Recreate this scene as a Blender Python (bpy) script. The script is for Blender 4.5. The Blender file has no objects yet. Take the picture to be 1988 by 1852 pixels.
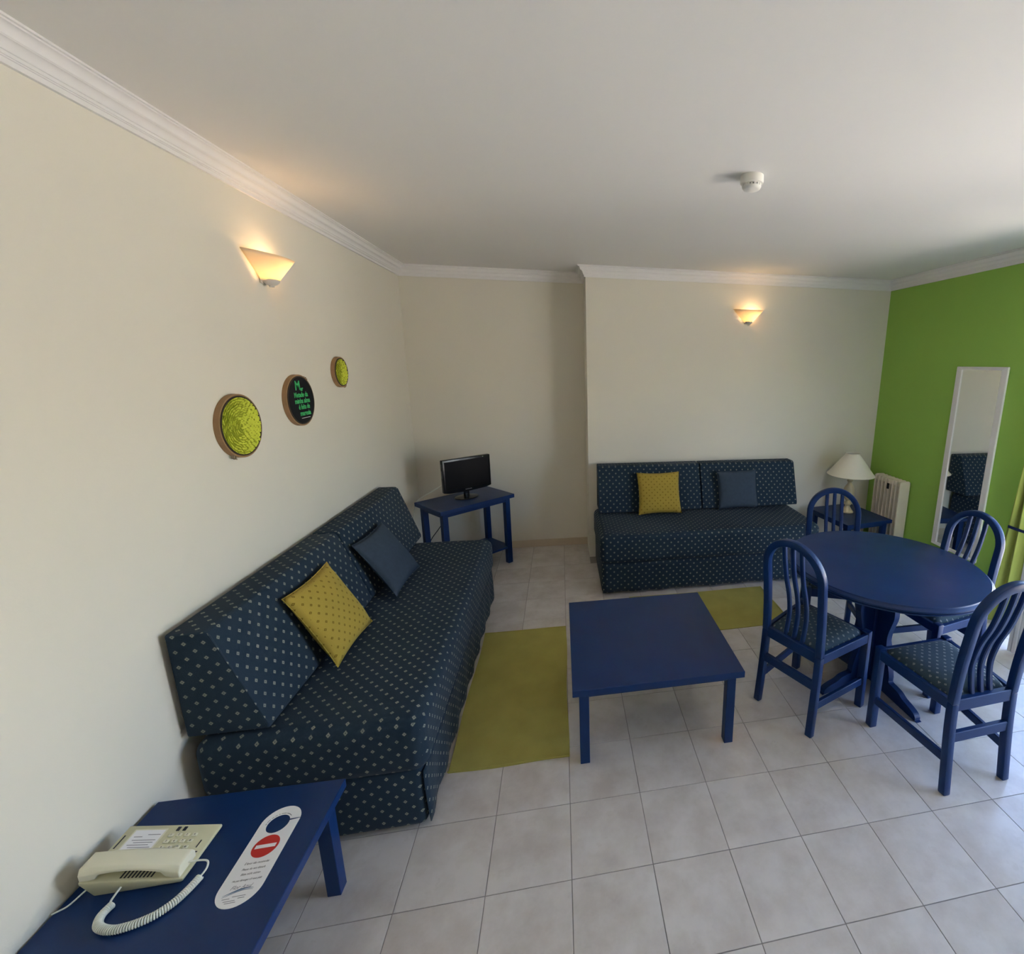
import bpy, bmesh, math, random
from mathutils import Vector, Matrix, Euler

random.seed(7)
SC = bpy.context.scene
COL = SC.collection
PI = math.pi
def R(d): return math.radians(d)

# ------------------------------------------------------------------ room numbers (metres)
XL, XR = -1.334, 3.166          # left wall, right (green) wall
YB, YC = 2.892, 2.545           # alcove back wall, projecting back wall
XC = 0.241                      # edge of the projecting wall
YF = -3.30                      # wall behind the camera
ZT = 2.6255                     # ceiling
TILE = 0.30
DOOR_Y0, DOOR_Y1, DOOR_Z = -1.30, 0.86, 2.08   # balcony door opening in the right wall

# ------------------------------------------------------------------ camera
cam_d = bpy.data.cameras.new('camera'); cam = bpy.data.objects.new('camera', cam_d); COL.objects.link(cam)
cam_d.sensor_fit = 'HORIZONTAL'; cam_d.sensor_width = 36.0
cam_d.lens = 36.0 * 895.895 / 1988.0
cam_d.shift_x = -266.14 / 1988.0
cam_d.shift_y = -26.79 / 1988.0
cam_d.clip_start = 0.02; cam_d.clip_end = 200
r_ = Vector((0.98249048, -0.18590025, 0.01239204)); u_ = Vector((0.02744177, 0.21017588, 0.97727839)); f_ = Vector((0.1842808, 0.95982665, -0.21159723))
m = Matrix((r_, u_, -f_)).transposed().to_4x4(); m.translation = Vector((0.00786, -1.63945, 1.83158))
cam.matrix_world = m
SC.camera = cam

# ------------------------------------------------------------------ sky, sun, exposure
W = bpy.data.worlds.new('sky'); SC.world = W; W.use_nodes = True
nt = W.node_tree; bg = nt.nodes['Background']
sky = nt.nodes.new('ShaderNodeTexSky'); sky.sky_type = 'NISHITA'; sky.sun_disc = False
sky.sun_elevation = R(58); sky.sun_rotation = R(253); sky.air_density = 1.0; sky.dust_density = 1.6; sky.ozone_density = 1.0
tnt = nt.nodes.new('ShaderNodeVectorMath'); tnt.operation = 'MULTIPLY'; tnt.inputs[1].default_value = (1.02, 0.975, 1.04)
nt.links.new(sky.outputs[0], tnt.inputs[0]); nt.links.new(tnt.outputs[0], bg.inputs[0]); bg.inputs[1].default_value = 1.32

sun_d = bpy.data.lights.new('sun', 'SUN'); sun_d.energy = 41.0; sun_d.angle = R(0.6); sun_d.color = (1.0, 0.955, 0.91)
sun = bpy.data.objects.new('sun', sun_d); COL.objects.link(sun)
sun.rotation_euler = Vector((0.35, 0.11, -0.92)).to_track_quat('-Z', 'Y').to_euler()

por_d = bpy.data.lights.new('door_portal', 'AREA'); por_d.shape = 'RECTANGLE'; por_d.size = DOOR_Z; por_d.size_y = DOOR_Y1 - DOOR_Y0
por = bpy.data.objects.new('door_portal', por_d); COL.objects.link(por)
por.location = (XR + 0.19, (DOOR_Y0 + DOOR_Y1) / 2, DOOR_Z / 2 + .005); por.rotation_euler = (0, R(90), 0)
por_d.cycles.is_portal = True

SC.view_settings.view_transform = 'Standard'; SC.view_settings.look = 'None'
SC.view_settings.gamma = 1.0; SC.view_settings.use_curve_mapping = False
SC.view_settings.exposure = 0.89
SC.cycles.max_bounces = 9; SC.cycles.diffuse_bounces = 6; SC.cycles.glossy_bounces = 4; SC.cycles.transparent_max_bounces = 12
SC.cycles.use_denoising = True; SC.cycles.adaptive_threshold = 0.04
SC.cycles.sample_clamp_indirect = 6.0

# ------------------------------------------------------------------ materials
MATS = {}
def base_mat(name, color, rough=0.6, spec=0.5, metal=0.0, coat=0.0):
    mt = bpy.data.materials.new(name); mt.use_nodes = True
    b = mt.node_tree.nodes['Principled BSDF']
    b.inputs['Base Color'].default_value = (*color, 1); b.inputs['Roughness'].default_value = rough
    b.inputs['Specular IOR Level'].default_value = spec; b.inputs['Metallic'].default_value = metal
    b.inputs['Coat Weight'].default_value = coat
    MATS[name] = mt
    return mt, mt.node_tree, b
def N(t, kind, **kw):
    n = t.nodes.new(kind)
    for k, v in kw.items(): setattr(n, k, v)
    return n
def L(t, a, b): t.links.new(a, b)
def mix_rgb(t, fac, a, b):
    n = N(t, 'ShaderNodeMix', data_type='RGBA')
    if hasattr(fac, 'links'): L(t, fac, n.inputs['Factor'])
    else: n.inputs['Factor'].default_value = fac
    for s, v in (('A', a), ('B', b)):
        i = [x for x in n.inputs if x.name == s and x.type == 'RGBA'][0]
        if hasattr(v, 'links'): L(t, v, i)
        else: i.default_value = (*v, 1)
    return [x for x in n.outputs if x.type == 'RGBA'][0]
def math_n(t, op, a, b=None, c=None):
    n = N(t, 'ShaderNodeMath', operation=op)
    for i, v in enumerate((a, b, c)):
        if v is None: continue
        if hasattr(v, 'links'): L(t, v, n.inputs[i])
        else: n.inputs[i].default_value = v
    return n.outputs[0]
def noisy(name, color, amount=0.06, scale=3.0, rough=0.6, spec=0.4, bump=0.0, bscale=120.0, coat=0.0, detail=4.0, rough_var=0.0, tint=None):
    """plain coat with slight tonal variation and fine relief"""
    mt, t, b = base_mat(name, color, rough, spec, coat=coat)
    tc = N(t, 'ShaderNodeTexCoord'); nz = N(t, 'ShaderNodeTexNoise'); nz.inputs['Scale'].default_value = scale; nz.inputs['Detail'].default_value = detail
    L(t, tc.outputs['Object'], nz.inputs['Vector'])
    c2 = tint or tuple(max(0, c * (1 - 2 * amount)) for c in color)
    c1 = tuple(min(1, c * (1 + amount)) for c in color)
    L(t, mix_rgb(t, nz.outputs['Fac'], c1, c2), b.inputs['Base Color'])
    if rough_var:
        L(t, math_n(t, 'MULTIPLY_ADD', nz.outputs['Fac'], rough_var, rough - rough_var / 2), b.inputs['Roughness'])
    if bump:
        n2 = N(t, 'ShaderNodeTexNoise'); n2.inputs['Scale'].default_value = bscale; n2.inputs['Detail'].default_value = 3
        L(t, tc.outputs['Object'], n2.inputs['Vector'])
        bp = N(t, 'ShaderNodeBump'); bp.inputs['Strength'].default_value = bump; bp.inputs['Distance'].default_value = 0.002
        L(t, n2.outputs['Fac'], bp.inputs['Height']); L(t, bp.outputs['Normal'], b.inputs['Normal'])
    return mt

noisy('wall_paint', (0.735, 0.697, 0.597), 0.02, 1.5, 0.75, 0.25, 0.12, 160)
noisy('wall_green', (0.30, 0.53, 0.10), 0.03, 1.5, 0.7, 0.25, 0.12, 160)
noisy('ceiling_paint', (0.785, 0.765, 0.735), 0.015, 1.2, 0.8, 0.2, 0.08, 140)
noisy('plaster_trim', (0.82, 0.80, 0.78), 0.015, 2.0, 0.65, 0.3, 0.0)
noisy('skirting_tile', (0.60, 0.50, 0.37), 0.06, 8, 0.35, 0.4)
noisy('grout', (0.30, 0.28, 0.26), 0.1, 20, 0.9, 0.1)
noisy('blue_paint', (0.0048, 0.0280, 0.118), 0.10, 5.0, 0.35, 0.30, 0.10, 90, coat=0.0, rough_var=0.10)
noisy('white_paint', (0.82, 0.81, 0.78), 0.01, 3.0, 0.45, 0.4)
noisy('rug_weave', (0.42, 0.385, 0.11), 0.12, 6.0, 0.95, 0.05, 0.5, 300)
noisy('lime_curtain', (0.36, 0.42, 0.10), 0.05, 5.0, 0.9, 0.05, 0.2, 200)
noisy('dark_band', (0.012, 0.02, 0.07), 0.05, 5.0, 0.7, 0.2)
noisy('slate_fabric', (0.050, 0.070, 0.098), 0.10, 40.0, 0.95, 0.05, 0.4, 350)
noisy('phone_plastic', (0.62, 0.60, 0.40), 0.02, 8.0, 0.45, 0.4)
noisy('phone_light', (0.74, 0.72, 0.56), 0.02, 8.0, 0.42, 0.4)
noisy('cord_plastic', (0.78, 0.79, 0.70), 0.02, 8.0, 0.45, 0.4)
noisy('card_white', (0.86, 0.86, 0.87), 0.01, 5.0, 0.6, 0.2)
noisy('print_dark', (0.05, 0.05, 0.06), 0.02, 5.0, 0.7, 0.1)
noisy('print_grey', (0.28, 0.28, 0.30), 0.02, 5.0, 0.7, 0.1)
noisy('print_red', (0.52, 0.035, 0.03), 0.02, 5.0, 0.6, 0.2)
noisy('print_blue', (0.05, 0.13, 0.25), 0.02, 5.0, 0.6, 0.2)
noisy('print_green', (0.06, 0.50, 0.16), 0.05, 60.0, 0.6, 0.2)
noisy('print_white', (0.7, 0.7, 0.7), 0.02, 5.0, 0.6, 0.2)
noisy('chalk_black', (0.010, 0.010, 0.013), 0.1, 20.0, 0.7, 0.15)
noisy('hoop_wood', (0.33, 0.20, 0.10), 0.15, 30.0, 0.6, 0.3)
noisy('hoop_dark', (0.050, 0.035, 0.022), 0.1, 30.0, 0.6, 0.3)
noisy('brass_dull', (0.25, 0.20, 0.13), 0.1, 30.0, 0.4, 0.5)
noisy('tv_black', (0.006, 0.006, 0.007), 0.02, 8.0, 0.22, 0.5)
noisy('screen_black', (0.003, 0.003, 0.004), 0.02, 8.0, 0.30, 0.10)
noisy('rubber_black', (0.012, 0.012, 0.012), 0.02, 8.0, 0.7, 0.3)
noisy('heater_enamel', (0.74, 0.67, 0.54), 0.03, 10.0, 0.4, 0.4)
noisy('shade_cloth', (0.80, 0.76, 0.64), 0.02, 90.0, 0.9, 0.1, 0.2, 300)
noisy('lamp_ceramic', (0.56, 0.47, 0.29), 0.10, 14.0, 0.35, 0.5)
noisy('detector_plastic', (0.82, 0.80, 0.74), 0.01, 8.0, 0.45, 0.4)
noisy('sconce_metal', (0.62, 0.58, 0.52), 0.03, 20.0, 0.35, 0.5)
noisy('parapet_white', (0.80, 0.76, 0.70), 0.03, 4.0, 0.85, 0.1, 0.3, 80)
noisy('balcony_tile', (0.66, 0.60, 0.53), 0.05, 4.0, 0.7, 0.2)
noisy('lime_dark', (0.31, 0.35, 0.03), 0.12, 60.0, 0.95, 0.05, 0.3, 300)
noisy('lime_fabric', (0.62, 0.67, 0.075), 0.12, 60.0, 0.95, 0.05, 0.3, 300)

def tile_material():
    mt, t, b = base_mat('floor_tile', (0.66, 0.63, 0.58), 0.16, 0.5)
    tc = N(t, 'ShaderNodeTexCoord'); oi = N(t, 'ShaderNodeObjectInfo')
    ad = N(t, 'ShaderNodeVectorMath', operation='MULTIPLY_ADD'); L(t, oi.outputs['Random'], ad.inputs[0])
    ad.inputs[1].default_value = (37, 19, 11); L(t, tc.outputs['Object'], ad.inputs[2])
    n1 = N(t, 'ShaderNodeTexNoise'); n1.inputs['Scale'].default_value = 5.5; n1.inputs['Detail'].default_value = 6; n1.inputs['Roughness'].default_value = 0.62; L(t, ad.outputs[0], n1.inputs['Vector'])
    n2 = N(t, 'ShaderNodeTexNoise'); n2.inputs['Scale'].default_value = 17; n2.inputs['Detail'].default_value = 5; L(t, ad.outputs[0], n2.inputs['Vector'])
    cr = N(t, 'ShaderNodeValToRGB'); L(t, n1.outputs['Fac'], cr.inputs[0])
    cr.color_ramp.elements[0].position = 0.30; cr.color_ramp.elements[0].color = (0.51, 0.465, 0.425, 1)
    cr.color_ramp.elements[1].position = 0.60; cr.color_ramp.elements[1].color = (0.655, 0.62, 0.59, 1)
    c2 = mix_rgb(t, math_n(t, 'MULTIPLY', math_n(t, 'GREATER_THAN', n2.outputs['Fac'], 0.66), 0.18), cr.outputs[0], (0.50, 0.455, 0.40))
    c3 = mix_rgb(t, math_n(t, 'MULTIPLY', oi.outputs['Random'], 0.14), c2, (0.56, 0.52, 0.475))
    L(t, c3, b.inputs['Base Color'])
    L(t, math_n(t, 'MULTIPLY_ADD', n2.outputs['Fac'], 0.08, 0.09), b.inputs['Roughness'])
    return mt
tile_material()

def dotted(name, ground, dot, cell=0.048, r_out=0.17, r_in=0.055, rot=45, weave=(0.0, 0.0, 0.0), squash=1.0):
    """woven cloth with a small ring motif in a staggered grid (UV in metres)"""
    mt, t, b = base_mat(name, ground, 0.92, 0.08)
    uv = N(t, 'ShaderNodeUVMap'); uv.uv_map = 'UVMap'
    mp = N(t, 'ShaderNodeMapping'); L(t, uv.outputs[0], mp.inputs['Vector']); mp.inputs['Rotation'].default_value = (0, 0, R(rot)); mp.inputs['Scale'].default_value = (1 / cell, 1 / cell, 1)
    sp = N(t, 'ShaderNodeSeparateXYZ'); L(t, mp.outputs[0], sp.inputs[0])
    fx = math_n(t, 'SUBTRACT', math_n(t, 'FRACT', sp.outputs[0]), 0.5); fy = math_n(t, 'SUBTRACT', math_n(t, 'FRACT', sp.outputs[1]), 0.5)
    d = math_n(t, 'SMOOTH_MAX', math_n(t, 'ABSOLUTE', fx), math_n(t, 'ABSOLUTE', fy), 0.06)
    out = N(t, 'ShaderNodeMapRange'); L(t, d, out.inputs[0]); out.inputs[1].default_value = r_out + .03; out.inputs[2].default_value = r_out - .03
    inn = N(t, 'ShaderNodeMapRange'); L(t, d, inn.inputs[0]); inn.inputs[1].default_value = r_in - .02; inn.inputs[2].default_value = r_in + .02
    mask = math_n(t, 'MULTIPLY', out.outputs[0], math_n(t, 'MULTIPLY_ADD', inn.outputs[0], 0.75, 0.25))
    tc = N(t, 'ShaderNodeTexCoord'); nz = N(t, 'ShaderNodeTexNoise'); nz.inputs['Scale'].default_value = 3.5; L(t, tc.outputs['Object'], nz.inputs['Vector'])
    g2 = mix_rgb(t, nz.outputs['Fac'], tuple(c * 0.85 for c in ground), tuple(c * 1.15 for c in ground))
    L(t, mix_rgb(t, mask, g2, dot), b.inputs['Base Color'])
    n3 = N(t, 'ShaderNodeTexNoise'); n3.inputs['Scale'].default_value = 280; L(t, tc.outputs['Object'], n3.inputs['Vector'])
    bp = N(t, 'ShaderNodeBump'); bp.inputs['Strength'].default_value = 0.35; bp.inputs['Distance'].default_value = 0.002
    L(t, n3.outputs['Fac'], bp.inputs['Height']); L(t, bp.outputs['Normal'], b.inputs['Normal'])
    b.inputs['Sheen Weight'].default_value = 0.06
    return mt
dotted('sofa_cloth', (0.020, 0.035, 0.054), (0.25, 0.26, 0.215), cell=0.0405, r_out=0.130, r_in=0.055)
dotted('seat_cloth', (0.042, 0.070, 0.096), (0.25, 0.27, 0.27), cell=0.031, r_out=0.145, r_in=0.05)
dotted('mustard_cloth', (0.39, 0.285, 0.052), (0.16, 0.105, 0.010), cell=0.034, rot=45, r_out=0.14, r_in=0.06)

def glass_mat():
    mt = bpy.data.materials.new('clear_glass'); mt.use_nodes = True; t = mt.node_tree; t.nodes.clear()
    o = N(t, 'ShaderNodeOutputMaterial'); tr = N(t, 'ShaderNodeBsdfTransparent'); tr.inputs[0].default_value = (0.93, 0.96, 0.96, 1)
    gl = N(t, 'ShaderNodeBsdfGlossy'); gl.inputs['Roughness'].default_value = 0.02
    fr = N(t, 'ShaderNodeFresnel'); fr.inputs[0].default_value = 1.45
    mx = N(t, 'ShaderNodeMixShader'); L(t, fr.outputs[0], mx.inputs[0]); L(t, tr.outputs[0], mx.inputs[1]); L(t, gl.outputs[0], mx.inputs[2]); L(t, mx.outputs[0], o.inputs[0])
    MATS['clear_glass'] = mt
glass_mat()
def mirror_mat():
    mt, t, b = base_mat('mirror_silver', (0.80, 0.82, 0.80), 0.02, 0.5, 1.0)
mirror_mat()
def shade_glass():
    mt = bpy.data.materials.new('frosted_shade'); mt.use_nodes = True; t = mt.node_tree; t.nodes.clear()
    o = N(t, 'ShaderNodeOutputMaterial'); d = N(t, 'ShaderNodeBsdfDiffuse'); d.inputs[0].default_value = (0.80, 0.74, 0.62, 1)
    tl = N(t, 'ShaderNodeBsdfTranslucent'); tl.inputs[0].default_value = (0.92, 0.80, 0.62, 1)
    mx = N(t, 'ShaderNodeMixShader'); mx.inputs[0].default_value = 0.55
    L(t, d.outputs[0], mx.inputs[1]); L(t, tl.outputs[0], mx.inputs[2]); L(t, mx.outputs[0], o.inputs[0]); MATS['frosted_shade'] = mt
shade_glass()
def bulb_mat():
    mt = bpy.data.materials.new('lit_bulb'); mt.use_nodes = True; t = mt.node_tree; t.nodes.clear()
    o = N(t, 'ShaderNodeOutputMaterial'); e = N(t, 'ShaderNodeEmission'); e.inputs[0].default_value = (1.0, 0.62, 0.25, 1); e.inputs[1].default_value = 40
    L(t, e.outputs[0], o.inputs[0]); MATS['lit_bulb'] = mt
bulb_mat()

# ------------------------------------------------------------------ builders
class MB:
    def __init__(s): s.v = []; s.f = []; s.m = Matrix.Identity(4)
    def add(s, vs, fs):
        k = len(s.v); s.v += [tuple(s.m @ Vector(v)) for v in vs]; s.f += [tuple(i + k for i in f) for f in fs]; return s
    def box(s, c, size):
        x, y, z = c; a, b, d = size[0] / 2, size[1] / 2, size[2] / 2
        vs = [(x + i * a, y + j * b, z + k * d) for i in (-1, 1) for j in (-1, 1) for k in (-1, 1)]
        return s.add(vs, [(0, 1, 3, 2), (4, 6, 7, 5), (0, 4, 5, 1), (2, 3, 7, 6), (0, 2, 6, 4), (1, 5, 7, 3)])
    def span(s, x0, x1, y0, y1, z0, z1): return s.box(((x0 + x1) / 2, (y0 + y1) / 2, (z0 + z1) / 2), (abs(x1 - x0), abs(y1 - y0), abs(z1 - z0)))
    def prism(s, poly, axis, a, b):
        """poly of 2D points extruded along axis ('x': (y,z), 'y': (x,z), 'z': (x,y))"""
        def P(p, t): return {'x': (t, p[0], p[1]), 'y': (p[0], t, p[1]), 'z': (p[0], p[1], t)}[axis]
        n = len(poly); vs = [P(p, a) for p in poly] + [P(p, b) for p in poly]
        fs = [tuple(range(n)), tuple(range(2 * n - 1, n - 1, -1))] + [(i, i + n, (i + 1) % n + n, (i + 1) % n) for i in range(n)]
        return s.add(vs, fs)
    def lathe(s, prof, seg=32, c=(0, 0, 0), a0=0, a1=2 * PI, close=True):
        n = len(prof); vs = []; fs = []; full = abs(a1 - a0 - 2 * PI) < 1e-6; k = seg if full else seg + 1
        for i in range(k):
            a = a0 + (a1 - a0) * i / seg
            vs += [(c[0] + r * math.cos(a), c[1] + r * math.sin(a), c[2] + z) for r, z in prof]
        for i in range(seg):
            for j in range(n - 1):
                p = i * n + j; q = ((i + 1) % k) * n + j; fs.append((p, q, q + 1, p + 1))
        if close and full:
            fs.append(tuple((k - 1 - i) * n for i in range(k))); fs.append(tuple(i * n + n - 1 for i in range(k)))
        return s.add(vs, fs)
    def tube(s, pts, r, seg=8, caps=True):
        pts = [Vector(p) for p in pts]; n = len(pts); vs = []; fs = []
        t0 = (pts[1] - pts[0]).normalized(); ref = Vector((0, 0, 1)) if abs(t0.z) < .9 else Vector((1, 0, 0)); nn = t0.cross(ref).normalized()
        for i, p in enumerate(pts):
            t = (pts[min(i + 1, n - 1)] - pts[max(i - 1, 0)]).normalized()
            nn = (nn - t * nn.dot(t)).normalized(); bb = t.cross(nn)
            rr = r(i / (n - 1)) if callable(r) else r
            vs += [tuple(p + (nn * math.cos(2 * PI * k / seg) + bb * math.sin(2 * PI * k / seg)) * rr) for k in range(seg)]
        for i in range(n - 1):
            for k in range(seg):
                a = i * seg + k; b = i * seg + (k + 1) % seg; fs.append((a, b, b + seg, a + seg))
        if caps: fs.append(tuple(range(seg - 1, -1, -1))); fs.append(tuple((n - 1) * seg + k for k in range(seg)))
        return s.add(vs, fs)
    def sweep(s, pts, nrm, w, d):
        """rectangular bar along pts; w = width square to nrm, d = depth along nrm"""
        pts = [Vector(p) for p in pts]; nrm = Vector(nrm); n = len(pts); vs = []; fs = []
        for i, p in enumerate(pts):
            t = (pts[min(i + 1, n - 1)] - pts[max(i - 1, 0)]).normalized()
            sd = t.cross(nrm).normalized(); nn = sd.cross(t).normalized()
            ww = w(i / (n - 1)) if callable(w) else w
            vs += [tuple(p + sd * ww / 2 * a + nn * d / 2 * b) for a, b in ((-1, -1), (1, -1), (1, 1), (-1, 1))]
        for i in range(n - 1):
            for k in range(4):
                a = i * 4 + k; b = i * 4 + (k + 1) % 4; fs.append((a, b, b + 4, a + 4))
        fs += [(3, 2, 1, 0), tuple((n - 1) * 4 + k for k in range(4))]
        return s.add(vs, fs)
    def build(s, name, mat, parent=None, bevel=0, seg=2, smooth=False, uv=False, angle=40):
        me = bpy.data.meshes.new(name); me.from_pydata(s.v, [], s.f); me.update()
        return finish(me, name, mat, parent, bevel, seg, smooth, uv, angle)
def finish(me, name, mat, parent=None, bevel=0, seg=2, smooth=False, uv=False, angle=40):
    bm = bmesh.new(); bm.from_mesh(me)
    bmesh.ops.remove_doubles(bm, verts=bm.verts, dist=1e-6)
    bmesh.ops.recalc_face_normals(bm, faces=bm.faces)
    if bevel:
        ed = [e for e in bm.edges if len(e.link_faces) == 2 and e.calc_face_angle(0) > R(28)]
        bmesh.ops.bevel(bm, geom=ed, offset=bevel, segments=seg, profile=0.5, affect='EDGES', clamp_overlap=True)
    if uv:
        lay = bm.loops.layers.uv.new('UVMap')
        for fc in bm.faces:
            nx, ny, nz = (abs(c) for c in fc.normal)
            for lp in fc.loops:
                x, y, z = lp.vert.co
                lp[lay].uv = (x, y) if nz >= max(nx, ny) else ((y, z) if nx >= ny else (x, z))
    bm.to_mesh(me); bm.free()
    if smooth:
        me.polygons.foreach_set('use_smooth', [True] * len(me.polygons))
        try: me.set_sharp_from_angle(angle=R(angle))
        except Exception: pass
    me.materials.append(MATS[mat]); me.update()
    o = bpy.data.objects.new(name, me); COL.objects.link(o)
    if parent: o.parent = parent
    return o
def thing(name, label, cat, loc=(0, 0, 0), rz=0, group=None):
    o = bpy.data.objects.new(name, None); COL.objects.link(o); o.location = loc; o.rotation_euler = (0, 0, rz); o.empty_display_size = 0.05
    return tag(o, label, cat, group)
def tag(o, label, cat, group=None):
    o['label'] = label; o['category'] = cat
    if group: o['group'] = group
    return o
def struct(o, label=None):
    o['kind'] = 'structure'
    if label: o['label'] = label
    return o
def dup(root, label, loc, rz):
    r = root.copy(); COL.objects.link(r); r.location = loc; r.rotation_euler = (0, 0, rz); r['label'] = label
    for ch in list(root.children):
        c = ch.copy(); COL.objects.link(c); c.parent = r
        for g in list(ch.children):
            d = g.copy(); COL.objects.link(d); d.parent = c
    return r
def text_mesh(body, size, mat, name, parent, mat4, sx=1.0, align='CENTER', depth=0.0004, shear=0.0, width=None, bold=0.0):
    cu = bpy.data.curves.new(name, 'FONT'); cu.body = body; cu.size = size; cu.align_x = align; cu.align_y = 'CENTER'; cu.extrude = depth; cu.shear = shear; cu.resolution_u = 3; cu.offset = bold
    tmp = bpy.data.objects.new('tmp_text', cu); COL.objects.link(tmp)
    dg = bpy.context.evaluated_depsgraph_get(); dg.update()
    me = bpy.data.meshes.new_from_object(tmp.evaluated_get(dg)); bpy.data.objects.remove(tmp)
    if width:
        xs = [v.co.x for v in me.vertices]; sx = width / (max(xs) - min(xs))
    me.transform(mat4 @ Matrix.Diagonal((sx, 1, 1, 1)))
    me.materials.clear(); me.materials.append(MATS[mat]); me.name = name
    o = bpy.data.objects.new(name, me); COL.objects.link(o); o.parent = parent
    return o
def frame(o, xa, ya, za):
    """matrix with given axes and origin"""
    mm = Matrix((Vector(xa), Vector(ya), Vector(za))).transposed().to_4x4(); mm.translation = Vector(o); return mm
def catmull(pts, n=8):
    P = [Vector(p) for p in pts]; out = []
    for i in range(len(P) - 1):
        p0 = P[max(i - 1, 0)]; p1 = P[i]; p2 = P[i + 1]; p3 = P[min(i + 2, len(P) - 1)]
        for k in range(n):
            t = k / n
            out.append(0.5 * ((2 * p1) + (p2 - p0) * t + (2 * p0 - 5 * p1 + 4 * p2 - p3) * t * t + (3 * p1 - p0 - 3 * p2 + p3) * t ** 3))
    out.append(P[-1]); return out

# ================================================================== THE SETTING
fl = struct(MB().span(XL, XR, YF, YB, -0.06, -0.0022).build('floor', 'grout'), 'pale ceramic tile floor with thin grey grout lines')
TG = 0.0014                                     # half the joint
tile_cache = {}
def tile(x0, x1, y0, y1):
    w, d = round(x1 - x0, 4), round(y1 - y0, 4)
    if (w, d) not in tile_cache:
        o = MB().box((0, 0, -0.004), (w, d, 0.008)).build('tile', 'floor_tile', fl, bevel=0.0006, seg=1); tile_cache[(w, d)] = o.data
    else:
        o = bpy.data.objects.new('tile', tile_cache[(w, d)]); COL.objects.link(o); o.parent = fl
    o.location = ((x0 + x1) / 2, (y0 + y1) / 2, 0)
for i in range(-5, 11):
    x0, x1 = max(i * TILE + TG, XL + .001), min((i + 1) * TILE - TG, XR - .001)
    if x1 - x0 < .01: continue
    for j in range(-6, 10):
        y0, y1 = j * TILE + TG, min((j + 1) * TILE - TG, YB - .001)
        if x0 > XC: y1 = min(y1, YC - .001)
        elif x1 > XC and j >= 8:
            y1 = min(y1, YB - .001)
        if y1 - y0 < .01: continue
        if x0 < XC < x1 and y1 > YC:
            tile(x0, XC - .001, y0, y1); continue
        tile(x0, x1, y0, y1)
rest = MB()
for i in range(-5, 11):
    x0, x1 = max(i * TILE + TG, XL + .001), min((i + 1) * TILE - TG, XR - .001)
    if x1 - x0 < .01: continue
    for j in range(-11, -6): rest.span(x0, x1, j * TILE + TG, (j + 1) * TILE - TG, -0.008, 0)
ro = rest.build('tile_field', 'floor_tile', fl); ro['kind'] = 'stuff'

struct(MB().span(XL - .2, XL, YF - .2, YB + .2, 0, ZT + .1).build('wall_left', 'wall_paint'))
struct(MB().span(XL, XC + .01, YB, YB + .2, 0, ZT + .1).build('wall_alcove', 'wall_paint'))
struct(MB().span(XC, XR + .2, YC, YB + .2, 0, ZT + .1).build('wall_back', 'wall_paint', bevel=.002))
struct(MB().span(XL - .2, XR + .2, YF - .2, YF, 0, ZT + .1).build('wall_front', 'wall_paint'))
wr = MB(); wr.span(XR, XR + .2, DOOR_Y1, YC, 0, ZT + .1); wr.span(XR, XR + .2, YF, DOOR_Y0, 0, ZT + .1); wr.span(XR, XR + .2, DOOR_Y0, DOOR_Y1, DOOR_Z, ZT + .1)
struct(wr.build('wall_right', 'wall_green'))
struct(MB().span(XL - .2, XR + .2, YF - .2, YB + .2, ZT, ZT + .12).build('ceiling', 'ceiling_paint'))

# plaster cornice, one length per wall, mitred
prof = [(.0715, 0), (.0715, .0065), (.064, .0065), (.064, .0105)]
for k in range(7): a = PI / 2 * k / 6; prof.append((.064 - .019 * math.sin(a), .0105 + .0225 * (1 - math.cos(a)) + .001))
prof += [(.042, .036)]
for k in range(7): a = PI / 2 * k / 6; prof.append((.042 - .019 * math.sin(a), .036 + .022 * (1 - math.cos(a)) + .001))
prof += [(.019, .060), (.019, .0685), (.014, .0685), (.014, .0715), (.011, .0725), (.011, .087), (-.002, .087), (-.002, 0)]
pth = [(XL, YF), (XL, YB), (XC, YB), (XC, YC), (XR, YC), (XR, YF)]
nrm = [(1, 0), (0, -1), (-1, 0), (0, -1), (-1, 0)]
def off(i, d):
    p = pth[i]; a = nrm[i - 1] if i > 0 else nrm[0]; b = nrm[i] if i < len(nrm) else nrm[-1]
    k = 1 + a[0] * b[0] + a[1] * b[1]
    return (p[0] + d * (a[0] + b[0]) / k, p[1] + d * (a[1] + b[1]) / k)
for sgm in range(5):
    b = MB(); n = len(prof)
    vs = [(*off(sgm, d), ZT - h) for d, h in prof] + [(*off(sgm + 1, d), ZT - h) for d, h in prof]
    b.add(vs, [tuple(range(n)), tuple(range(2 * n - 1, n - 1, -1))] + [(i, i + n, (i + 1) % n + n, (i + 1) % n) for i in range(n)])
    struct(b.build('trim_%d' % (sgm + 1), 'plaster_trim', smooth=True, angle=25))
# skirting tiles
struct(MB().span(XL, XC - .001, YB - .008, YB - .0003, 0.0005, .075).build('baseboard_alcove', 'skirting_tile', bevel=.002, seg=1))
struct(MB().span(XL + .0003, XL + .008, YF + .01, YB - .009, 0.0005, .075).build('baseboard_left', 'skirting_tile', bevel=.002, seg=1))
struct(MB().span(XC + .14, XR - .009, YC - .008, YC - .0003, 0.0005, .075).build('baseboard_back', 'skirting_tile', bevel=.002, seg=1))
struct(MB().span(XR - .008, XR - .0003, DOOR_Y1 + .02, YC - .009, 0.0005, .075).build('baseboard_right', 'skirting_tile', bevel=.002, seg=1))

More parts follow.
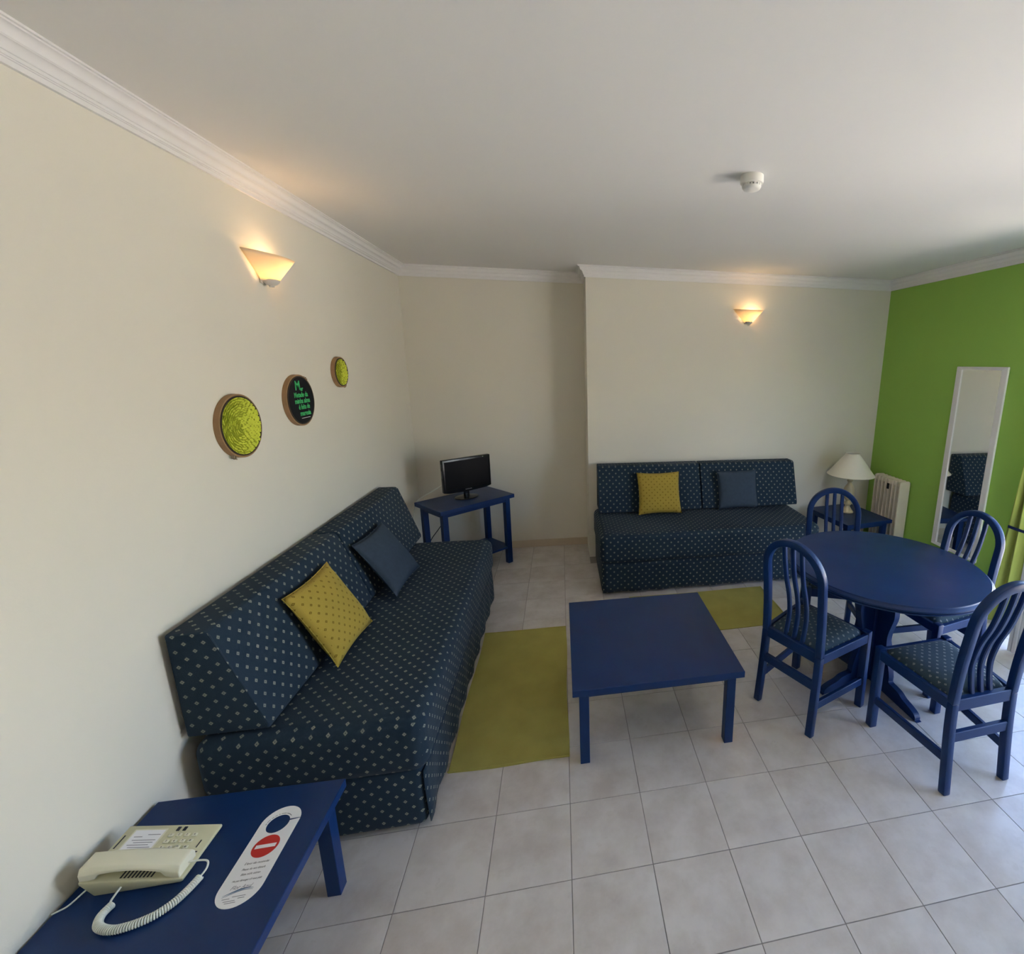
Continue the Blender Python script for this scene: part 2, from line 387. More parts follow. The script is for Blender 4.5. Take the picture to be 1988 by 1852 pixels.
# balcony outside
struct(MB().span(XR + .2, 8.5, -8.0, 8.0, -.10, -.015).build('balcony_floor', 'balcony_tile'))
struct(MB().span(8.5, 8.65, -8.0, 8.0, -.10, .95).build('balcony_parapet', 'parapet_white', bevel=.01))
fc = MB(); fc.span(XR, XR + .2, YB + .2, 8.0, 0, 3.1); fc.span(XR, XR + .2, -8.0, YF - .2, 0, 3.1)
struct(fc.build('wall_sun_block', 'parapet_white'))  # unseen wall lengths added to keep sun from slipping past the sides
struct(MB().span(XL - .2, XR + .2, YF - .2, YB + .2, ZT + .121, 3.1).build('roof_sun_block', 'parapet_white'))  # unseen mass added over the ceiling to shade the near balcony floor

# balcony door: fixed white jambs and an inward-opened glazed leaf
dj = MB(); dj.span(XR + .06, XR + .12, DOOR_Y1 - .05, DOOR_Y1 - .001, 0, DOOR_Z - .001); dj.span(XR + .06, XR + .12, DOOR_Y0 + .001, DOOR_Y0 + .05, 0, DOOR_Z - .001); dj.span(XR + .06, XR + .12, DOOR_Y0 + .05, DOOR_Y1 - .05, DOOR_Z - .05, DOOR_Z - .001)
struct(dj.build('door_1', 'white_paint', bevel=.004))
hx, hy = 3.148, -0.16; ex, ey = 2.868, 0.590
lw = math.hypot(ex - hx, ey - hy); lang = math.atan2(ey - hy, ex - hx)
leaf = thing('balcony_door', 'white framed glazed balcony door leaf standing ajar behind the right chair', 'door', (hx, hy, 0), lang)
lf = MB(); lf.span(0, .07, -.022, .022, .012, 2.02).build('stile', 'white_paint', leaf, bevel=.006)
s2 = MB(); s2.span(lw - .075, lw - .050, -.022, .022, .012, 2.02); s2.span(lw - .046, lw - .024, -.027, .027, .012, 2.02); s2.span(lw - .020, lw, -.022, .022, .012, 2.02); s2.span(lw - .052, lw - .018, -.014, .014, .012, 2.02)
s2.build('stile', 'white_paint', leaf, bevel=.004)
MB().span(.07, lw - .075, -.022, .022, .012, .085).build('bottom_rail', 'white_paint', leaf, bevel=.005)
MB().span(.07, lw - .075, -.022, .022, 1.95, 2.02).build('top_rail', 'white_paint', leaf, bevel=.005)
MB().span(.07, lw - .075, -.004, .004, .085, 1.95).build('pane', 'clear_glass', leaf)

# curtain at the door edge
cur = thing('curtain', 'lime green curtain hanging in soft folds beside the tall mirror', 'curtain', (3.09, .88, 0))
b = MB(); nu, nz_ = 60, 14; vs = []; fs = []
for j in range(nz_ + 1):
    z = .012 + (2.40 - .012) * j / nz_
    yl, yr = .024 + .075 * (1.31 - z), -.125 - .02 * (1.31 - z)
    for i in range(nu + 1):
        s_ = i / nu; y = yl + (yr - yl) * s_
        x = .024 * math.sin(s_ * 2 * PI * 2.6 + .9 + .3 * z) + .006 * math.sin(s_ * 2 * PI * 6.1 + z)
        vs.append((x, y, z))
for j in range(nz_):
    for i in range(nu): a = j * (nu + 1) + i; fs.append((a, a + 1, a + nu + 2, a + nu + 1))
b.add(vs, fs); dr = b.build('drape', 'lime_curtain', cur, smooth=True, angle=80)
mo = dr.modifiers.new('thick', 'SOLIDIFY'); mo.thickness = .003
MB().sweep([(-.036, .016, .750), (-.038, -.04, .750), (-.036, -.14, .752)], (1, 0, 0), .019, .004).build('tie_band', 'dark_band', cur)
cr_ = thing('curtain_rail', 'thin white curtain rail above the balcony door', 'rail', (3.09, 0, 2.42))
MB().tube([(0, 1.0, 0), (0, -1.4, 0)], .010, 10).build('rod', 'white_paint', cr_, smooth=True)
for yy in (.92, -.2, -1.32): MB().span(-.008, XR - 3.09, yy - .008, yy + .008, -.008, .008).build('bracket', 'white_paint', cr_)

# ================================================================== SOFAS (built along local x = length, y = depth: 0 at wall, +y into the room)
def rot_uv(o): return o
def make_sofa(name, label, loc, rz, Lg):
    t = thing(name, label, 'sofa', loc, rz, 'sofa beds')
    D = .775
    base = MB().span(.012, Lg - .012, .03, D - .016, .012, .285).build('base', 'sofa_cloth', t, bevel=.03, seg=3, smooth=True, uv=True, angle=60)
    # valance flap hanging over the front of the base
    b = MB(); n = 48; vs = []; fs = []
    for j in range(7):
        z = .03 + .235 * j / 6
        for i in range(n + 1):
            x = .018 + (Lg - .036) * i / n
            y = D - .012 + .006 * math.sin(i * 1.1 + j * .3) * (1 - j / 6) + .007 * (1 - j / 6)
            zz = z - (.006 * abs(math.sin(i * .21)) * (1 - j / 6) if j < 2 else 0)
            vs.append((x, y, max(zz, .006)))
    for j in range(6):
        for i in range(n): a = j * (n + 1) + i; fs.append((a, a + 1, a + n + 2, a + n + 1))
    b.add(vs, fs); fo = b.build('valance', 'sofa_cloth', t, smooth=True, uv=True, angle=80)
    md = fo.modifiers.new('thick', 'SOLIDIFY'); md.thickness = .004; md.offset = -1
    # mattress: rounded slab, slightly crowned and sagging
    bm = bmesh.new(); nx, ny, nz2 = 40, 18, 6; x0, x1, y0, y1, z0, z1 = 0.0, Lg, .02, D + .008, .265, .512
    r = .055
    vs = {}; 
    def rp(u, v, w):
        X = x0 + (x1 - x0) * u; Y = y0 + (y1 - y0) * v; Z = z0 + (z1 - z0) * w
        q = Vector((min(max(X, x0 + r), x1 - r), min(max(Y, y0 + r), y1 - r), min(max(Z, z0 + r), z1 - r)))
        d = Vector((X, Y, Z)) - q
        if d.length > 1e-6:
            mx = max(abs(d.x), abs(d.y), abs(d.z)); d = d.normalized() * mx
        P = q + d
        P.z -= .010 * (1 - math.cos(2 * PI * 2 * u)) * .25 * (1 if w > .5 else 0) + .012 * max(0, v - .6) * (1 if w > .5 else 0)
        return P
    def smoothstep_list(n, edge, tot):
        k = 4; e = [edge * i / k / tot for i in range(k)]; mid = [edge / tot + (1 - 2 * edge / tot) * i / (n - 2 * k) for i in range(n - 2 * k)]
        return e + mid + [1 - edge * (k - i) / k / tot for i in range(k)] + [1.0]
    U = smoothstep_list(nx, r, x1 - x0); V = smoothstep_list(ny, r, y1 - y0); Wl = smoothstep_list(12, r, z1 - z0)
    mb = MB()
    def patch(fn, A, B):
        vs = [tuple(fn(a, c)) for a in A for c in B]; nb = len(B)
        mb.add(vs, [(i * nb + j, (i + 1) * nb + j, (i + 1) * nb + j + 1, i * nb + j + 1) for i in range(len(A) - 1) for j in range(nb - 1)])
    for w in (0, 1): patch(lambda a, c: rp(a, c, w), U, V)
    for v in (0, 1): patch(lambda a, c: rp(a, v, c), U, Wl)
    for u in (0, 1): patch(lambda a, c: rp(u, a, c), V, Wl)
    bm.free()
    mb.build('mattress', 'sofa_cloth', t, smooth=True, uv=True, angle=80)
    # two wedge backrests
    g = Lg * .478
    for a, c in ((-.045, g - .004), (g + .006, Lg - .035)):
        w = MB().prism([(.005, .525), (.262, .525), (.262, .545), (.132, .915), (.120, .925), (.005, .925)], 'x', a, c)
        bo = w.build('backrest', 'sofa_cloth', t, bevel=.016, seg=3, smooth=True, uv=True, angle=60)
        MB().tube([(a + .004, .258, .545), (a + .004, .131, .912)], .0035, 6).build('piping', 'sofa_cloth', bo, smooth=True, uv=True)
        MB().tube([(c - .004, .258, .545), (c - .004, .131, .912)], .0035, 6).build('piping', 'sofa_cloth', bo, smooth=True, uv=True)
    return t
# left sofa: length along +y from y=-0.02; depth +x from the wall
def sofa_left():
    # local x -> world y ; local y -> world x : needs a mirror-free rotation, so run length from far to near
    return make_sofa('sofa_bed', 'navy dotted sofa bed along the left wall under the three hoops', (XL + .014, 1.875, 0), R(-90), 1.895)
sl = sofa_left()
sr = make_sofa('sofa_bed', 'navy dotted sofa bed against the back wall below the single wall lamp', (2.165, YC - .014, 0), R(180), 1.885)

def pillow(name, label, mat, b0, b1, t0, t1, thick, group):
    b0, b1, t0, t1 = (Vector(p) for p in (b0, b1, t0, t1))
    c = (b0 + b1 + t0 + t1) / 4; ux = ((b1 - b0) + (t1 - t0)) / 2; vy = ((t0 - b0) + (t1 - b1)) / 2
    w, h = ux.length, vy.length; ux.normalize(); nn = ux.cross(vy).normalized(); vy = nn.cross(ux)
    n = 20; mb = MB(); vs = []; fs = []
    for side in (1, -1):
        for i in range(n + 1):
            for j in range(n + 1):
                u, v = -1 + 2 * i / n, -1 + 2 * j / n
                pu = 1 - .07 * (1 - v * v) * abs(u) ** 3; pv = 1 - .07 * (1 - u * u) * abs(v) ** 3
                hgt = thick / 2 * ((1 - abs(u) ** 2.6) * (1 - abs(v) ** 2.6)) ** .55
                hgt *= 1 + .06 * math.sin(3 * u + 2 * v) + .04 * math.sin(5 * v - 3 * u)
                vs.append((u * pu * w / 2, v * pv * h / 2, side * hgt))
    k = (n + 1) ** 2
    for sd in (0, 1):
        for i in range(n):
            for j in range(n):
                a = sd * k + i * (n + 1) + j; fs.append((a, a + n + 1, a + n + 2, a + 1))
    mb.add(vs, fs)
    t = thing(name, label, 'cushion', (0, 0, 0), 0, group); t.matrix_world = frame(c, ux, vy, nn)
    cv = mb.build('cover', mat, t, smooth=True, uv=True, angle=120)
    # seam round the edge
    ring = []
    for a, bq in (((-1, -1), (1, -1)), ((1, -1), (1, 1)), ((1, 1), (-1, 1)), ((-1, 1), (-1, -1))):
        for q in range(10):
            u = a[0] + (bq[0] - a[0]) * q / 10; v = a[1] + (bq[1] - a[1]) * q / 10
            ring.append((u * (1 - .07 * (1 - v * v) * abs(u) ** 3) * w / 2, v * (1 - .07 * (1 - u * u) * abs(v) ** 3) * h / 2, 0))
    MB().tube(ring + ring[:1], .0022, 6, caps=False).build('seam', mat, t, smooth=True, uv=True)
    return t
pillow('cushion', 'mustard patterned cushion leaning on the left wall sofa', 'mustard_cloth', (-.975, .335, .528), (-.968, .700, .528), (-1.142, .360, .862), (-1.140, .735, .862), .095, 'mustard cushions')
pillow('cushion', 'plain slate blue cushion leaning on the left wall sofa', 'slate_fabric', (-.935, .958, .528), (-.920, 1.352, .528), (-1.128, .985, .842), (-1.122, 1.405, .835), .085, 'slate blue cushions')
pillow('cushion', 'mustard patterned cushion on the back wall sofa', 'mustard_cloth', (.660, 2.188, .526), (1.044, 2.180, .526), (.652, 2.318, .872), (1.042, 2.318, .876), .095, 'mustard cushions')
pillow('cushion', 'plain slate blue cushion on the back wall sofa', 'slate_fabric', (1.410, 2.222, .530), (1.802, 2.235, .530), (1.400, 2.326, .866), (1.788, 2.330, .870), .085, 'slate blue cushions')

# ================================================================== RUGS
def rug(label, x0, x1, y0, y1, alongx, seed):
    rr = random.Random(seed); t = thing('rug', label, 'rug', ((x0 + x1) / 2, (y0 + y1) / 2, 0), 0, 'mustard rugs')
    w, d = x1 - x0, y1 - y0; nx, ny = 36, 36; mb = MB(); vs = []
    for top in (1, 0):
        for i in range(nx + 1):
            for j in range(ny + 1):
                u, v = i / nx, j / ny
                ox = .004 * math.sin(v * 9 + seed) * (1 if u in (0, 1) else .3); oy = .004 * math.sin(u * 7 + seed * 2) * (1 if v in (0, 1) else .3)
                z = .0055 + .0012 * math.sin(u * 11 + seed) * math.sin(v * 13) if top else .0006
                vs.append((-w / 2 + w * u + ox, -d / 2 + d * v + oy, z))
    k = (nx + 1) * (ny + 1); fs = []
    for i in range(nx):
        for j in range(ny):
            a = i * (ny + 1) + j; q = (a, a + ny + 1, a + ny + 2, a + 1); fs.append(q); fs.append(tuple(x + k for x in reversed(q)))
    bd = [i * (ny + 1) for i in range(nx + 1)] + [nx * (ny + 1) + j for j in range(1, ny + 1)] + [i * (ny + 1) + ny for i in range(nx - 1, -1, -1)] + [j for j in range(ny - 1, 0, -1)]
    for i in range(len(bd)): a, c = bd[i], bd[(i + 1) % len(bd)]; fs.append((a, c, c + k, a + k))
    mb.add(vs, fs); mb.build('weave', 'rug_weave', t, smooth=True, angle=60)
    for s in (-1, 1):
        if alongx: pts = [(s * (w / 2 - .006), -d / 2 + d * q / 12, .0065) for q in range(13)]
        else: pts = [(-w / 2 + w * q / 12, s * (d / 2 - .006), .0065) for q in range(13)]
        MB().tube(pts, .0030, 6).build('hem', 'rug_weave', t, smooth=True)
rug('mustard woven rug in front of the left wall sofa', -.545, .000, .240, 1.366, False, 1)
rug('mustard woven rug in front of the back wall sofa', .500, 1.620, 1.142, 1.700, True, 4)

# ================================================================== SQUARE-LEGGED BLUE TABLES
def leg_table(name, label, cat, loc, rz, w, d, h, top=.032, leg=.044, inset=.030, apron=.030, shelf=None, group='blue leg tables'):
    t = thing(name, label, cat, loc, rz, group)
    MB().span(-w / 2, w / 2, -d / 2, d / 2, h - top, h).build('tabletop', 'blue_paint', t, bevel=.0025, seg=2)
    for sx in (-1, 1):
        for sy in (-1, 1):
            MB().box((sx * (w / 2 - inset - leg / 2), sy * (d / 2 - inset - leg / 2), (h - top) / 2), (leg, leg, h - top)).build('leg', 'blue_paint', t, bevel=.002, seg=2)
    il = inset + leg
    for sy in (-1, 1): MB().box((0, sy * (d / 2 - inset - .012), h - top - apron / 2), (w - 2 * il, .020, apron)).build('apron', 'blue_paint', t, bevel=.001, seg=1)
    for sx in (-1, 1): MB().box((sx * (w / 2 - inset - .012), 0, h - top - apron / 2), (.020, d - 2 * il, apron)).build('apron', 'blue_paint', t, bevel=.001, seg=1)
    if shelf:
        MB().box((0, 0, shelf), (w - 2 * inset - .012, d - 2 * inset - .012, .018)).build('shelf', 'blue_paint', t, bevel=.001, seg=1)
    return t
leg_table('coffee_table', 'square blue painted coffee table in the middle of the room', 'table', (.4255, .553, 0), 0, .806, .786, .415)
leg_table('side_table', 'low blue table holding the telephone, nearest the camera', 'table', (-1.0475, -.417, 0), R(-1.0), .560, .575, .410)
leg_table('tv_table', 'blue table with lower shelf under the small television', 'table', (-.830, 2.470, 0), R(42), .700, .420, .660, top=.034, apron=.034, leg=.046, shelf=.155)
leg_table('lamp_table', 'blue corner table under the table lamp beside the radiator', 'table', (2.730, 2.209, 0), R(8.5), .520, .556, .427)

# ================================================================== TELEVISION
tv = thing('television', 'small black flat television on the corner table', 'television', (-.828, 2.492, .660), R(38))
b = MB()
for k in range(1): b.lathe([(.001, 0), (.098, 0), (.104, .004), (.100, .010), (.06, .015), (.02, .019), (.001, .019)], 36, (0, 0, 0))
bo = b.build('stand_base', 'tv_black', tv, smooth=True); bo.scale = (1.0, .78, 1)
MB().span(-.022, .022, -.016, .012, .012, .11).build('stand_neck', 'tv_black', tv, bevel=.006, smooth=True)
pw, ph, pz = .432, .292, .073
pn = MB().prism([(-pw / 2, pz + .012), (-pw / 2 + .05, pz), (0, pz - .006), (pw / 2 - .05, pz), (pw / 2, pz + .012), (pw / 2, pz + ph), (-pw / 2, pz + ph)], 'y', -.048, -.012).build('bezel', 'tv_black', tv, bevel=.005, seg=3, smooth=True)
MB().span(-.17, .17, -.012, .020, pz + .03, pz + .25).build('back_shell', 'tv_black', tv, bevel=.012, seg=3, smooth=True)
MB().span(-pw / 2 + .018, pw / 2 - .018, -.0490, -.0478, pz + .030, pz + ph - .018).build('screen', 'screen_black', tv)
text_mesh('SAMSUNG', .013, 'print_grey', 'logo', tv, frame((0.0, -.0486, pz + .015), (1, 0, 0), (0, 0, 1), (0, -1, 0)))
MB().span(.145, .151, -.0494, -.0480, pz + ph - .014, pz + ph - .009).build('sticker', 'print_white', tv)
for k in range(2): MB().span(-pw / 2 - .0006, -pw / 2 + .0008, -.034, -.026, pz + .14 + .085 * k, pz + .20 + .06 * k).build('side_trim', 'print_grey', tv)
ac = catmull([(-1.000, 2.402, .800), (-1.090, 2.390, .745), (-1.205, 2.432, .672), (-1.262, 2.505, .590), (-1.292, 2.540, .470), (-1.300, 2.545, .30), (-1.305, 2.55, .10)], 6)
tag(MB().tube(ac, .0045, 8).build('aerial_cable', 'cord_plastic', smooth=True), 'white aerial cable looping from television down the wall corner', 'cable')
pc = catmull([(-.90, 2.515, .622), (-.98, 2.480, .53), (-1.06, 2.450, .408), (-1.14, 2.450, .298), (-1.205, 2.50, .15), (-1.26, 2.56, .012)], 6)
tag(MB().tube(pc, .0035, 8).build('power_cable', 'rubber_black', smooth=True), 'thin black power cable hanging beneath the television table', 'cable')

# ================================================================== DINING TABLE
dt = thing('dining_table', 'round blue pedestal dining table with moulded rim', 'table', (1.788, .520, 0))
RT = .522
MB().lathe([(.001, .698), (RT - .013, .698), (RT - .007, .702), (RT - .006, .708), (RT - .011, .711), (RT - .005, .713), (RT, .719), (RT, .725), (RT - .006, .731), (RT - .013, .734), (RT - .016, .7395), (RT - .021, .740), (.001, .740)], 96).build('tabletop', 'blue_paint', dt, smooth=True, angle=30)
MB().lathe([(.001, .672), (.30, .672), (.31, .680), (.31, .698), (.001, .698)], 48).build('under_frame', 'blue_paint', dt, smooth=True, angle=30)
hp = catmull([(.010, .672, 0), (.215, .672, 0), (.205, .645, 0), (.165, .600, 0), (.148, .540, 0), (.150, .470, 0), (.136, .415, 0), (.120, .355, 0), (.118, .300, 0), (.134, .220, 0), (.155, .160, 0), (.166, .115, 0), (.168, .085, 0), (.200, .080, 0), (.240, .074, 0), (.272, .058, 0), (.318, .048, 0), (.352, .036, 0), (.366, .020, 0), (.366, .004, 0), (.350, .000, 0), (.010, .000, 0)], 3)
for a in (-86, 11, 107, -167):
    b = MB(); b.m = Matrix.Rotation(R(a), 4, 'Z'); b.prism([(p.x, max(p.y, 0)) for p in hp], 'y', -.017, .017)
    b.build('leg_board', 'blue_paint', dt, bevel=.002, seg=1)
MB().span(-.030, .030, -.030, .030, .03, .672).build('centre_post', 'blue_paint', dt, bevel=.004)

# ================================================================== DINING CHAIRS (local +y = front)
def make_chair(label, loc, rz):
    t = thing('dining_chair', label, 'chair', loc, rz, 'dining chairs round the table')
    rl = lambda s: [(s * .1640, -.212, 0), (s * .1620, -.198, .15), (s * .1610, -.186, .30), (s * .1600, -.180, .43), (s * .1600, -.187, .58), (s * .1600, -.201, .72), (s * .1600, -.214, .82)]
    for s in (-1, 1):
        MB().sweep(catmull(rl(s)[:4], 3), (0, 1, 0), .036, .034).build('rear_leg', 'blue_paint', t, bevel=.005, seg=2, smooth=True)
        MB().sweep([(s * .2030, .200, 0), (s * .2010, .200, .455)], (0, 1, 0), .040, .038).build('front_leg', 'blue_paint', t, bevel=.005, seg=2, smooth=True)
    arc = [Vector(p) for p in catmull(rl(-1)[3:], 3)][:-1]
    for k in range(25):
        a = PI * k / 24; arc.append(Vector((-.160 * math.cos(a), -.214 - .024 * math.sin(a), .820 + .162 * math.sin(a))))
    arc += [Vector(p) for p in catmull(rl(1)[3:], 3)][:-1][::-1]
    MB().sweep(arc, (0, 1, 0), .036, .034).build('back_frame', 'blue_paint', t, bevel=.005, seg=2, smooth=True)
    for x in (-.050, 0, .050):
        ztop = .820 + .150 * math.sqrt(max(0, 1 - (x / .155) ** 2))
        pts = catmull([(x * 1.0, -.172, .425), (x, -.155, .50), (x, -.148, .58), (x, -.166, .68), (x, -.200, .78), (x, -.221, .87), (x, -.236, ztop)], 4)
        MB().sweep(pts, (0, 1, 0), .022, .020).build('slat', 'blue_paint', t, bevel=.004, seg=1, smooth=True)
    MB().box((0, -.180, .421), (.290, .026, .058)).build('rear_rail', 'blue_paint', t, bevel=.003, seg=1)
    MB().box((0, .204, .419), (.368, .024, .050)).build('front_rail', 'blue_paint', t, bevel=.003, seg=1)
    for s in (-1, 1):
        MB().sweep([(s * .166, -.170, .419), (s * .206, .186, .419)], (0, 0, 1), .024, .050).build('side_rail', 'blue_paint', t, bevel=.003, seg=1)
        MB().sweep([(s * .162, -.184, .160), (s * .203, .186, .160)], (0, 0, 1), .020, .042).build('side_stretcher', 'blue_paint', t, bevel=.003, seg=1)
    MB().box((0, -.190, .268), (.298, .022, .048)).build('rear_stretcher', 'blue_paint', t, bevel=.003, seg=1)
    # drop-in padded seat
    mb = MB(); n = 16; vs = []; fs = []
    for top in (1, 0):
        for i in range(n + 1):
            for j in range(n + 1):
                u, v = -1 + 2 * i / n, -1 + 2 * j / n
                y = .012 + v * .183; hw = .150 + (.192 - .150) * (v + 1) / 2
                cut = 1 - .07 * (abs(u) ** 8) * (abs(v) ** 8)
                x = u * hw * cut; y = .012 + (v * .183) * cut
                z = .441 + .034 * ((1 - abs(u) ** 4) * (1 - abs(v) ** 4)) ** .5 if top else .430
                vs.append((x, y, z))
    k = (n + 1) ** 2
    for i in range(n):
        for j in range(n):
            a = i * (n + 1) + j; q = (a, a + n + 1, a + n + 2, a + 1); fs.append(q); fs.append(tuple(x + k for x in reversed(q)))
    bd = [i * (n + 1) for i in range(n + 1)] + [n * (n + 1) + j for j in range(1, n + 1)] + [i * (n + 1) + n for i in range(n - 1, -1, -1)] + [j for j in range(n - 1, 0, -1)]
    for i in range(len(bd)): a, c = bd[i], bd[(i + 1) % len(bd)]; fs.append((a, c, c + k, a + k))
    mb.add(vs, fs); mb.build('seat', 'seat_cloth', t, smooth=True, uv=True, angle=70)
    return t
ch0 = make_chair('blue arched-back chair between the coffee table and the round table', (1.3095, .404, 0), R(-63))
dup(ch0, 'blue arched-back chair nearest the camera, partly cut by the right edge', (1.767, -.015, 0), R(3.4))
dup(ch0, 'blue arched-back chair beyond the round table in front of the lamp', (1.785, .945, 0), R(159))
dup(ch0, 'blue arched-back chair between the round table and the tall mirror', (2.190, .530, 0), R(95.7))

# ================================================================== TABLE LAMP
lp = thing('table_lamp', 'table lamp with cream cone shade and turned base in the corner', 'lamp', (2.742, 2.258, .427))
MB().lathe([(0.0011, 0.0), (0.0583, 0.0), (0.0604, 0.0069), (0.053, 0.0162), (0.0382, 0.0346), (0.0254, 0.0554), (0.0212, 0.0692), (0.0318, 0.0785), (0.036, 0.09), (0.0297, 0.1039), (0.0212, 0.1131), (0.0191, 0.12), (0.0318, 0.1362), (0.0466, 0.1673), (0.053, 0.202), (0.0488, 0.2366), (0.0339, 0.2678), (0.0212, 0.2885), (0.017, 0.3024), (0.0254, 0.3116), (0.0286, 0.3208), (0.0191, 0.3324), (0.0148, 0.352), (0.0011, 0.352)], 36).build('turned_base', 'lamp_ceramic', lp, smooth=True, angle=50)
MB().lathe([(.016, .345), (.018, .390), (.016, .420), (.001, .420)], 20).build('bulb_socket', 'sconce_metal', lp, smooth=True)
sh = MB().lathe([(.216, .380), (.211, .383), (.064, .578), (.062, .586)], 56, close=False).build('lamp_shade', 'shade_cloth', lp, smooth=True, angle=70)
sm = sh.modifiers.new('thick', 'SOLIDIFY'); sm.thickness = .0025
for rr, zz in ((.216, .380), (.062, .586)): MB().tube([(rr * math.cos(2 * PI * k / 40), rr * math.sin(2 * PI * k / 40), zz) for k in range(41)], .0028, 6, caps=False).build('shade_rim', 'shade_cloth', sh, smooth=True)
MB().tube([(-.062, 0, .576), (0, 0, .570), (.062, 0, .576)], .0018, 6).build('shade_carrier', 'sconce_metal', lp)

# ================================================================== OIL RADIATOR
ht = thing('oil_radiator', 'cream finned oil radiator against the green wall', 'radiator', (3.104, 2.138, 0))
def fin_poly(w, z0, z1, r):
    p = []
    for cx, cz, a0 in ((w - r, z1 - r, 0), (-w + r, z1 - r, 90), (-w + r, z0 + r, 180), (w - r, z0 + r, 270)):
        for k in range(5): a = R(a0 + 90 * k / 4); p.append((cx + r * math.cos(a), cz + r * math.sin(a)))
    return p
for k in range(8):
    y = -.172 + .049 * k
    fo = MB().prism(fin_poly(.054, .10, .795, .022), 'y', y - .0085, y + .0085).build('fin', 'heater_enamel', ht, bevel=.005, seg=2, smooth=True)
MB().span(-.040, .048, -.176, .176, .735, .785).build('top_manifold', 'heater_enamel', ht, bevel=.01)
MB().span(-.020, .040, -.176, .176, .14, .20).build('bottom_manifold', 'heater_enamel', ht, bevel=.01)
for y in (-.13, .13):
    ft = MB().span(-.055, .055, y - .014, y + .014, .055, .10).build('foot', 'rubber_black', ht, bevel=.004)
    for x in (-.042, .042):
        b = MB(); b.m = Matrix.Translation((x, y, .028)) @ Matrix.Rotation(R(90), 4, 'X'); b.lathe([(.001, -.012), (.0265, -.012), (.0265, .012), (.001, .012)], 18); b.build('castor', 'rubber_black', ft, smooth=True)
MB().span(-.060, -.048, -.035, -.012, .690, .745).build('cable_clip', 'rubber_black', ht, bevel=.003)

# ================================================================== WALL MIRROR
mr = thing('wall_mirror', 'tall white framed mirror on the green wall', 'mirror', (XR, 1.405, .334))
mw, mh, fw, fd = .222, 1.503, .050, .018
for s in (-1, 1): MB().prism([(s * mw, 0), (s * mw, mh), (s * (mw - fw), mh - fw * .5), (s * (mw - fw), fw * .5)], 'x', -fd, -.0006).build('side_frame', 'white_paint', mr, bevel=.004, seg=2)
for z0, z1 in ((0, fw * .5), (mh, mh - fw * .5)): MB().prism([(-mw, z0), (mw, z0), (mw - fw, z1), (-mw + fw, z1)], 'x', -fd, -.0006).build('cross_frame', 'white_paint', mr, bevel=.004, seg=2)
MB().span(-.0085, -.0006, -mw + fw - .004, mw - fw + .004, fw * .5 - .004, mh - fw * .5 + .004).build('mirror_glass', 'mirror_silver', mr)

# ================================================================== WALL LAMPS (local +y out of the wall, x along it)
def wall_lamp(label, loc, rz, energy):
    t = thing('wall_lamp', label, 'lamp', loc, rz, 'frosted wall lamps')
    b = MB(); n, k = 28, 8; vs = []; fs = []
    for i in range(n + 1):
        a = -PI / 2 + PI * i / n; ca, sa = math.cos(a), math.sin(a)
        rim = Vector((.142 * sa, .006 + .118 * ca, 0.118 - .014 * ca)); bot = Vector((.033 * sa, .010 + .054 * ca, .006))
        for j in range(k + 1): q = j / k; vs.append(tuple(bot.lerp(rim, q)))
    for i in range(n):
        for j in range(k): a = i * (k + 1) + j; fs.append((a, a + k + 1, a + k + 2, a + 1))
    b.add(vs, fs); so = b.build('glass_shade', 'frosted_shade', t, smooth=True, angle=80)
    mo = so.modifiers.new('thick', 'SOLIDIFY'); mo.thickness = .003; mo.offset = 1
    MB().lathe([(.001, -.026), (.008, -.025), (.012, -.021), (.012, -.017), (.022, -.012), (.032, -.002), (.034, .008), (.030, .010), (.001, .010)], 28, (0, .034, 0)).build('holder_cup', 'sconce_metal', t, smooth=True, angle=50)
    MB().span(-.030, .030, .0006, .012, -.01, .085).build('back_plate', 'sconce_metal', t, bevel=.003)
    MB().lathe([(.001, .012), (.008, .014), (.011, .030), (.011, .050), (.006, .060), (.001, .062)], 16, (-.030, .036, 0)).build('bulb', 'lit_bulb', t, smooth=True)
    ld = bpy.data.lights.new('bulb_light', 'POINT'); ld.energy = energy; ld.color = (1.0, 0.66, 0.38); ld.shadow_soft_size = .014
    lo = bpy.data.objects.new('bulb_light', ld); COL.objects.link(lo); lo.parent = t; lo.location = (-.034, .040, .074)
    return t
wall_lamp('lit frosted wall lamp above the left sofa and the hoops', (XL, .925, 2.180), R(-90), 0.42)
wall_lamp('lit frosted wall lamp on the back wall above the second sofa', (1.715, YC, 2.205), R(180), 0.42)

# ================================================================== SMOKE DETECTOR
sd = thing('smoke_detector', 'round white smoke detector on the ceiling', 'detector', (.845, .448, ZT))
MB().lathe([(.001, 0), (.049, 0), (.050, -.024), (.048, -.031), (.043, -.033), (.001, -.033)], 40).build('housing', 'detector_plastic', sd, smooth=True, angle=40)
MB().lathe([(.001, -.056), (.028, -.056), (.036, -.052), (.040, -.046), (.041, -.042), (.001, -.042)], 40).build('cap', 'detector_plastic', sd, smooth=True, angle=40)
MB().lathe([(.001, -.032), (.032, -.032), (.032, -.043), (.001, -.043)], 24).build('sensor_core', 'rubber_black', sd, smooth=True)
for k in range(16):
    a = 2 * PI * k / 16; b = MB(); b.m = Matrix.Rotation(a, 4, 'Z'); b.span(.031, .041, -.0048, .0048, -.0425, -.0325); b.build('vent_rib', 'detector_plastic', sd)

